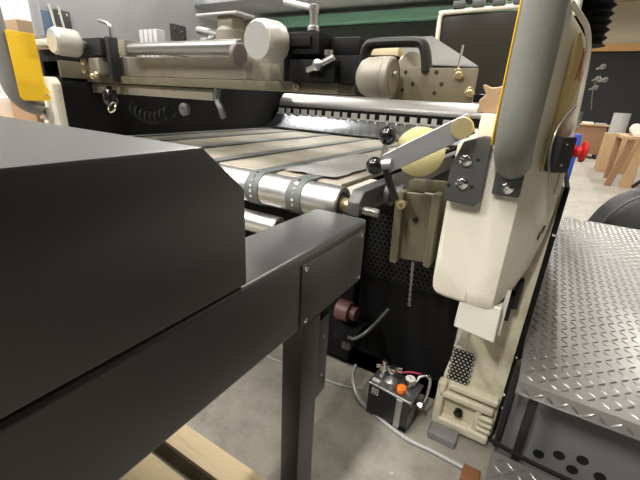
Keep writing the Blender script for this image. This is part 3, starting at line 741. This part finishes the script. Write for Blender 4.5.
for x, z in ((.203, .115), (.255, .145), (.300, .112), (.315, .165), (.37, .13), (.43, .14)):
    cyl((x, 1.1905, z), (x, 1.1875, z), .0165, seg=20).build('round_hole', 'ink', rp)
box((.122, 1.10, .03), (.146, 1.125, .443), .003).build('support_bar', 'rubber', D)
box((.066, 1.16, .09), (.084, 1.19, .443), .002).build('support_bar', 'rubber', D)
MB().lathe((.058, 1.18, .30), (0, -1, 0), [(0, .006), (.004, .006), (.005, 0)], 10).build('rivet', 'chrome', rp)
for x, y in ((.10, 3.2), (1.0, 3.2), (1.0, 1.12)): box((x, y, 0), (x+.04, y+.04, .444), .003).build('support_post', 'mattblack', D)
box((1.02, 1.2, .05), (1.05, 3.28, .444), .002).build('side_skirt', 'darkgrey', D)
E2 = thing('low_step', 'low checker plate step at the foot of the platform', 'step', (.35, .9, 0))
mb = MB(); mb.box((.062, .70, .192), (.80, 1.03, .198), .0015); tread(mb, .066, .80, .705, 1.03, .1975)
mb.box((.062, .70, .16), (.066, 1.03, .197)); mb.build('step_plate', 'tread', E2)
for x, y in ((.075, .72), (.75, .72), (.075, .985), (.75, .985)): box((x, y, 0), (x+.03, y+.03, .192), .003).build('leg', 'mattblack', E2)
mb = MB().tube([(.05, 1.06, .205), (.2, 1.045, .203), (.5, 1.045, .203), (.8, 1.045, .203)], .007, 8); mb.build('rubber_edge', 'mattblack', E2)

# ------------------------------------------------------------------ pneumatic unit on the floor
A = thing('lubrication_unit', 'black box unit with gauge, orange cap and chrome fittings on the floor', 'pump unit', (-.30, 1.19, 0))
ang = math.atan2(-.0, 1)
RZ = Matrix.Translation((-.400, 1.128, 0)) @ Matrix.Rotation(math.radians(-5), 4, 'Z')
def R3(p): return RZ @ Vector(p)
MB().box((0, 0, .004), (.175, .115, .150), .004, 2, RZ).build('tank', 'plastic', A)
MB().box((-.004, -.004, .150), (.180, .120, .162), .002, 1, RZ).build('lid', 'steelgrey', A)
MB().box((.122, -.0035, .012), (.146, -.0005, .150), .001, 1, RZ).build('level_strip', 'steel', A)
sg = MB().box((.016, -.0015, .112), (.044, -.0003, .142), .0004, 1, RZ).build('logo_label', 'dial', A)
lm = MB()
lm.box((.020, -.0021, .117), (.0235, -.0016, .137), 0, 1, RZ); lm.box((.0365, -.0021, .117), (.040, -.0016, .137), 0, 1, RZ)
lm.box((.020, -.0021, .1335), (.040, -.0016, .137), 0, 1, RZ); lm.box((.020, -.0021, .117), (.040, -.0016, .1205), 0, 1, RZ)
lm.prism([(.025, .122), (.028, .122), (.035, .132), (.032, .132)], 'y', -.0021, -.0016)
for v in lm.bm.verts[-8:]: v.co = RZ @ v.co
lm.build('logo_mark', 'ink', sg)
gb = MB().lathe(R3((.136, .078, .162)), (0, 0, 1), [(0, .010), (.012, .010), (.014, .0225), (.034, .0225), (.036, .020)], 28).build('gauge', 'chrome', A)
MB().lathe(R3((.136, .078, .1975)), (0, 0, 1), [(0, .0195), (.001, .0195), (.001, 0)], 28).build('dial_face', 'dial', gb)
nd = R3((.136, .078, .199)); MB().box((-.001, -.004, 0), (.001, .014, .0008), 0, 1, Matrix.Translation(nd) @ Matrix.Rotation(.7, 4, 'Z')).build('needle', 'ink', gb)
MB().lathe(R3((.126, .024, .162)), (0, 0, 1), [(0, .012), (.006, .012), (.007, .0185), (.024, .0185), (.028, .015), (.029, 0)], 14).build('orange_cap', 'orange', A)
mb = MB()
mb.lathe(R3((.035, .045, .162)), (0, 0, 1), [(0, .016), (.03, .016), (.032, .011), (.05, .011), (.052, .017), (.075, .017), (.078, .009), (.09, .009)], 18)
mb.lathe(R3((.066, .060, .162)), (0, 0, 1), [(0, .014), (.045, .014), (.047, .019), (.066, .019), (.070, 0)], 18)
mb.lathe(R3((.035, .045, .222)), (1, .3, 0), [(-.03, .008), (.05, .008), (.052, .013), (.07, .013), (.072, 0)], 14)
mb.build('pipe_fittings', 'chrome', A)
MB().lathe(R3((.078, .030, .162)), (0, 0, 1), [(0, .030), (.014, .031), (.030, .026), (.040, .012), (.041, 0)], 24).build('motor_dome', 'steelgrey', A)
MB().box((.008, .008, .162), (.04, .02, .174), .002, 1, RZ).build('name_tag', 'dial', A)
mb = MB(); mb.tube([R3((.150, .10, .17)), R3((.165, .10, .21)), R3((.195, .09, .235)), R3((.205, .10, .20)), R3((.200, .10, .12)), R3((.185, .095, .09))], .0065, 10); mb.build('chrome_pipe', 'chrome', A)
MB().lathe(R3((.178, .075, .10)), (1, 0, 0), [(0, .012), (.008, .012), (.009, .017), (.022, .017), (.024, 0)], 6).build('hex_plug', 'steelgrey', A)
mb = MB(); mb.tube([R3((.085, .085, .19)), R3((.12, .10, .205)), R3((.16, .125, .20)), R3((.19, .14, .19))], .004, 8); mb.build('pink_tube', 'pink', A)
# dark hose stub and motor under the press
mb = MB(); mb.tube([(-.525, 1.16, .30), (-.495, 1.165, .30), (-.45, 1.19, .345), (-.41, 1.28, .41)], .0075, 10)
tag(mb.build('drain_hose', 'darkgrey'), 'short grey drain hose in the shadow under the press, above the pump unit', 'hose')
O = thing('feed_motor', 'small dark drive motor in the shadow behind the table leg', 'motor', (-.56, 1.22, .2))
MB().lathe((-.62, 1.24, .360), (1, 0, 0), [(0, .02), (.004, .045), (.06, .045), (.064, .03), (.09, .03), (.092, 0)], 24).build('motor_body', 'maroon', O)
box((-.60, 1.18, .255), (-.50, 1.298, .30), .004).build('motor_bracket', 'mattblack', O)
box((-.57, 1.20, .20), (-.53, 1.24, .255), .004).build('terminal_box', 'darkgrey', O)

# hoses on the floor
R_ = .0075
mb = MB(); mb.tube([(-1.268, 1.200, -0.043), (-0.977, 1.161, 0.008), (-0.853, 1.168, 0.008), (-0.669, 1.180, 0.008), (-0.536, 1.203, 0.008), (-0.448, 1.235, 0.008)], R_, 10)
if True:
    mb = MB(); mb.tube([(-1.35, 1.22, .008), (-1.025, 1.165, 0.008), (-0.853, 1.168, 0.008), (-0.669, 1.180, 0.008), (-0.536, 1.203, 0.008), (-0.461, 1.232, 0.008)], R_*.8, 10)
tag(mb.build('floor_hose', 'hose'), 'milky hose lying on the floor from behind the table leg', 'hose')
mb = MB(); mb.tube([(-0.514, 1.250, 0.102), (-0.501, 1.200, 0.073), (-0.449, 1.151, 0.040), (-0.375, 1.135, 0.009), (-0.223, 1.093, 0.009), (-0.115, 1.093, 0.009), (0.006, 1.089, 0.009)], R_, 10)
tag(mb.build('floor_hose', 'hose'), 'milky hose curving round the pump unit and past the press foot', 'hose')
# levelling block and rusty scrap
LB = thing('levelling_block', 'worn steel levelling block under the cream press foot', 'block', (-.12, 1.2, 0))
MB().box((-.155, 1.165, .0), (-.045, 1.29, .011), .002).build('shim', 'steelgrey', LB)
MB().box((-.150, 1.150, .0), (-.05, 1.215, .030), .003).build('block', 'darksteel', LB)
tag(MB().box((-.005, 1.030, 0), (.052, 1.10, .022), .004).build('rusty_wedge', 'rust'), 'rust brown wedge on the floor at the end of the hose', 'wedge')
# pallet on the floor under the delivery table
Q = thing('wooden_pallet', 'pale wooden pallet lying on the floor under the black table', 'pallet', (-1.2, .4, 0))
for i, (y0, y1, z) in enumerate(((.532, .614, .115), (.20, .480, .115), (-.10, .12, .115))):
    box((-1.63, y0, z-.022), (-.49, y1, z), .002).build('deck_board', 'wood', Q)
for x in (-1.63, -1.1, -.57): box((x, -.10, .022), (x+.08, .614, .093), .002).build('stringer', 'wood', Q)
for x in (-1.63, -1.1, -.57): box((x, -.10, 0), (x+.08, .614, .022), .002).build('bottom_board', 'wood', Q)

# ------------------------------------------------------------------ further down the hall
C = thing('workshop_trolley', 'brown wooden trolley with papers on top, far down the hall by the dark wall', 'trolley', (.9, 13, 0))
box((.52, 12.8, .12), (1.18, 13.5, .86), .01).build('cabinet', 'brownwood', C)
box((.42, 12.75, .86), (1.24, 13.55, .90), .01).build('top', 'tanwood', C)
for x in (.58, 1.12):
    for y in (12.85, 13.4): MB().cyl((x-.03, y, .06), (x+.03, y, .06), .06, 14).build('caster', 'rubber', C)
tag(box((.60, 12.85, .90), (.86, 13.2, .955), .004).build('paper_stack', 'dial'), 'white stack of paper lying on the brown trolley', 'paper stack')
tag(box((.92, 12.85, .90), (1.15, 13.2, .94), .004).build('paper_pile', 'paper'), 'flat grey pile of sheets lying on the brown trolley', 'paper pile')
G = thing('work_bench', 'tan wooden bench on slanting boards, beside the hall trolley', 'bench', (1.4, 8.4, 0))
box((1.02, 8.2, .80), (2.6, 9.4, .86), .01).build('top', 'tanwood', G)
mb = MB(); mb.prism([(.97, 0), (1.07, 0), (1.20, .80), (1.10, .80)], 'y', 8.22, 8.30, .004, 1); mb.build('leg', 'brownwood', G)
mb = MB(); mb.prism([(1.18, 0), (1.36, 0), (1.36, .80), (1.26, .80)], 'y', 8.24, 8.30, .004, 1); mb.build('leg', 'tanwood', G)
for x, y in ((1.05, 9.28), (2.45, 8.22), (2.45, 9.28)): box((x, y, 0), (x+.09, y+.09, .80), .004).build('leg', 'brownwood', G)
tag(MB().cyl((1.22, 8.45, .955), (1.28, 9.2, .955), .095, 28).build('paper_roll', 'dial'), 'white paper roll lying on the edge of the tan bench', 'roll')
tag(box((1.16, 8.21, .86), (1.55, 8.40, .93), .006).build('parcel', 'white'), 'white parcel on the tan bench', 'parcel')
I = thing('crate_panel', 'tan board crate with a grey paper roll standing inside, between trolley and bench', 'crate', (1.1, 10.4, 0))
box((.98, 10.2, 0), (1.60, 10.8, .80), .01).build('crate_body', 'tanwood', I)
tag(MB().cyl((1.15, 10.45, .80), (1.15, 10.45, 1.22), .15, 28).build('paper_roll', 'paper'), 'grey wrapped paper roll standing upright on the tan crate', 'roll')
BL = thing('blue_post', 'blue upright steel post standing on the floor just past the red knob', 'post', (.2, 4.4, 0))
box((.17, 4.4, .02), (.235, 4.5, 1.0), .008).build('post', 'blue', BL)
box((.06, 4.3, 0), (.30, 4.8, .02), .004).build('base_plate', 'blue', BL)
# black bag
N_ = thing('black_bag', 'large black nylon bag slumped on the floor behind the platform', 'bag', (.92, 4.6, 0))
vs = []; fs = []; nu, nv = 28, 14
for j in range(nv+1):
    t = j/nv; z = .56*t
    rr = (1-t**3.2)**.6 if t < 1 else 0
    rr = max(rr, .02)
    for i in range(nu):
        a = 2*PI*i/nu
        wob = 1+.04*math.sin(5*a+3*t)+.03*math.sin(9*a-4*t)
        x = 1.02+(.50*rr*math.cos(a)*wob if True else 0)+.05*t
        y = 4.75+.30*rr*math.sin(a)*wob
        vs.append((x, y, z))
for j in range(nv):
    for i in range(nu): fs.append((j*nu+i, j*nu+(i+1) % nu, (j+1)*nu+(i+1) % nu, (j+1)*nu+i))
fs.append(tuple(range(nu))); fs.append(tuple(nv*nu+i for i in range(nu)))
mb = MB(); mb.quads(vs, fs); mb.build('bag_body', 'bagcloth', N_, 60)
mb = MB(); mb.tube([(.60, 4.53, .12), (.66, 4.50, .28), (.78, 4.50, .44), (.92, 4.52, .52)], .012, 8, smooth=6); mb.build('seam_piping', 'darkgrey', N_)
mb = MB(); mb.tube([(.78, 4.72, .53), (.88, 4.70, .64), (1.05, 4.70, .64), (1.15, 4.72, .53)], .018, 10, .6); mb.build('carry_strap', 'mattblack', N_)
# bench and boxes beyond the far frame
J = thing('far_bench', 'pale bench top beyond the far grab handle', 'bench', (-3.4, 1.2, 0))
box((-4.6, .60, .90), (-2.75, 1.9, .96), .006).build('top', 'tanwood', J)
for x, y in ((-4.5, .65), (-2.9, .65), (-4.5, 1.8), (-2.9, 1.8)): box((x, y, 0), (x+.07, y+.07, .90), .004).build('leg', 'brownwood', J)
tag(box((-3.75, 1.0, .96), (-3.1, 1.5, 1.10), .004).build('paper_stack', 'dial'), 'white ream stack on the pale bench beyond the far grab handle', 'paper stack')
tag(box((-3.02, 1.12, .96), (-2.70, 1.34, 1.53), .02).build('carton', 'castbrown'), 'tall brown carton just behind the far grab handle', 'carton')
K = thing('added_locker', 'grey metal locker added to darken the view behind the pale far bench', 'locker', (-5.2, 2.0, 0))  # added here to darken the bright wall beyond the bench
box((-5.6, 1.0, .05), (-5.0, 3.2, 2.1), .01).build('body', 'darkgrey', K)
for y in (1.02, 1.75, 2.48): box((-5.0, y, .1), (-4.985, y+.70, 2.05), .004).build('door', 'lightgrey', K)
box((-5.6, 1.0, 0), (-5.0, 3.2, .05), .004).build('plinth', 'mattblack', K)

EXPOSURE = 0.38

# ================================================================== camera, world, exposure
cd = bpy.data.cameras.new('camera'); cd.sensor_width = 36; cd.lens = 36*370/640; cd.clip_start = .02; cd.clip_end = 200
co = bpy.data.objects.new('camera', cd); COL.objects.link(co)
yaw, pitch, roll = math.radians(30.4), math.radians(21.0), math.radians(3.1)
co.matrix_world = Matrix.Translation((0, 0, 1.2)) @ Matrix.Rotation(yaw, 4, 'Z') @ Matrix.Rotation(PI/2-pitch, 4, 'X') @ Matrix.Rotation(roll, 4, 'Z')
SC.camera = co
w = bpy.data.worlds.new('world'); SC.world = w; w.use_nodes = True
w.node_tree.nodes['Background'].inputs['Color'].default_value = (1, .95, .88, 1)
w.node_tree.nodes['Background'].inputs['Strength'].default_value = .3
vs_ = SC.view_settings; vs_.view_transform = 'Standard'; vs_.look = 'None'; vs_.gamma = 1; vs_.exposure = EXPOSURE; vs_.use_curve_mapping = False
SC.cycles.use_denoising = True
SC.cycles.max_bounces = 8
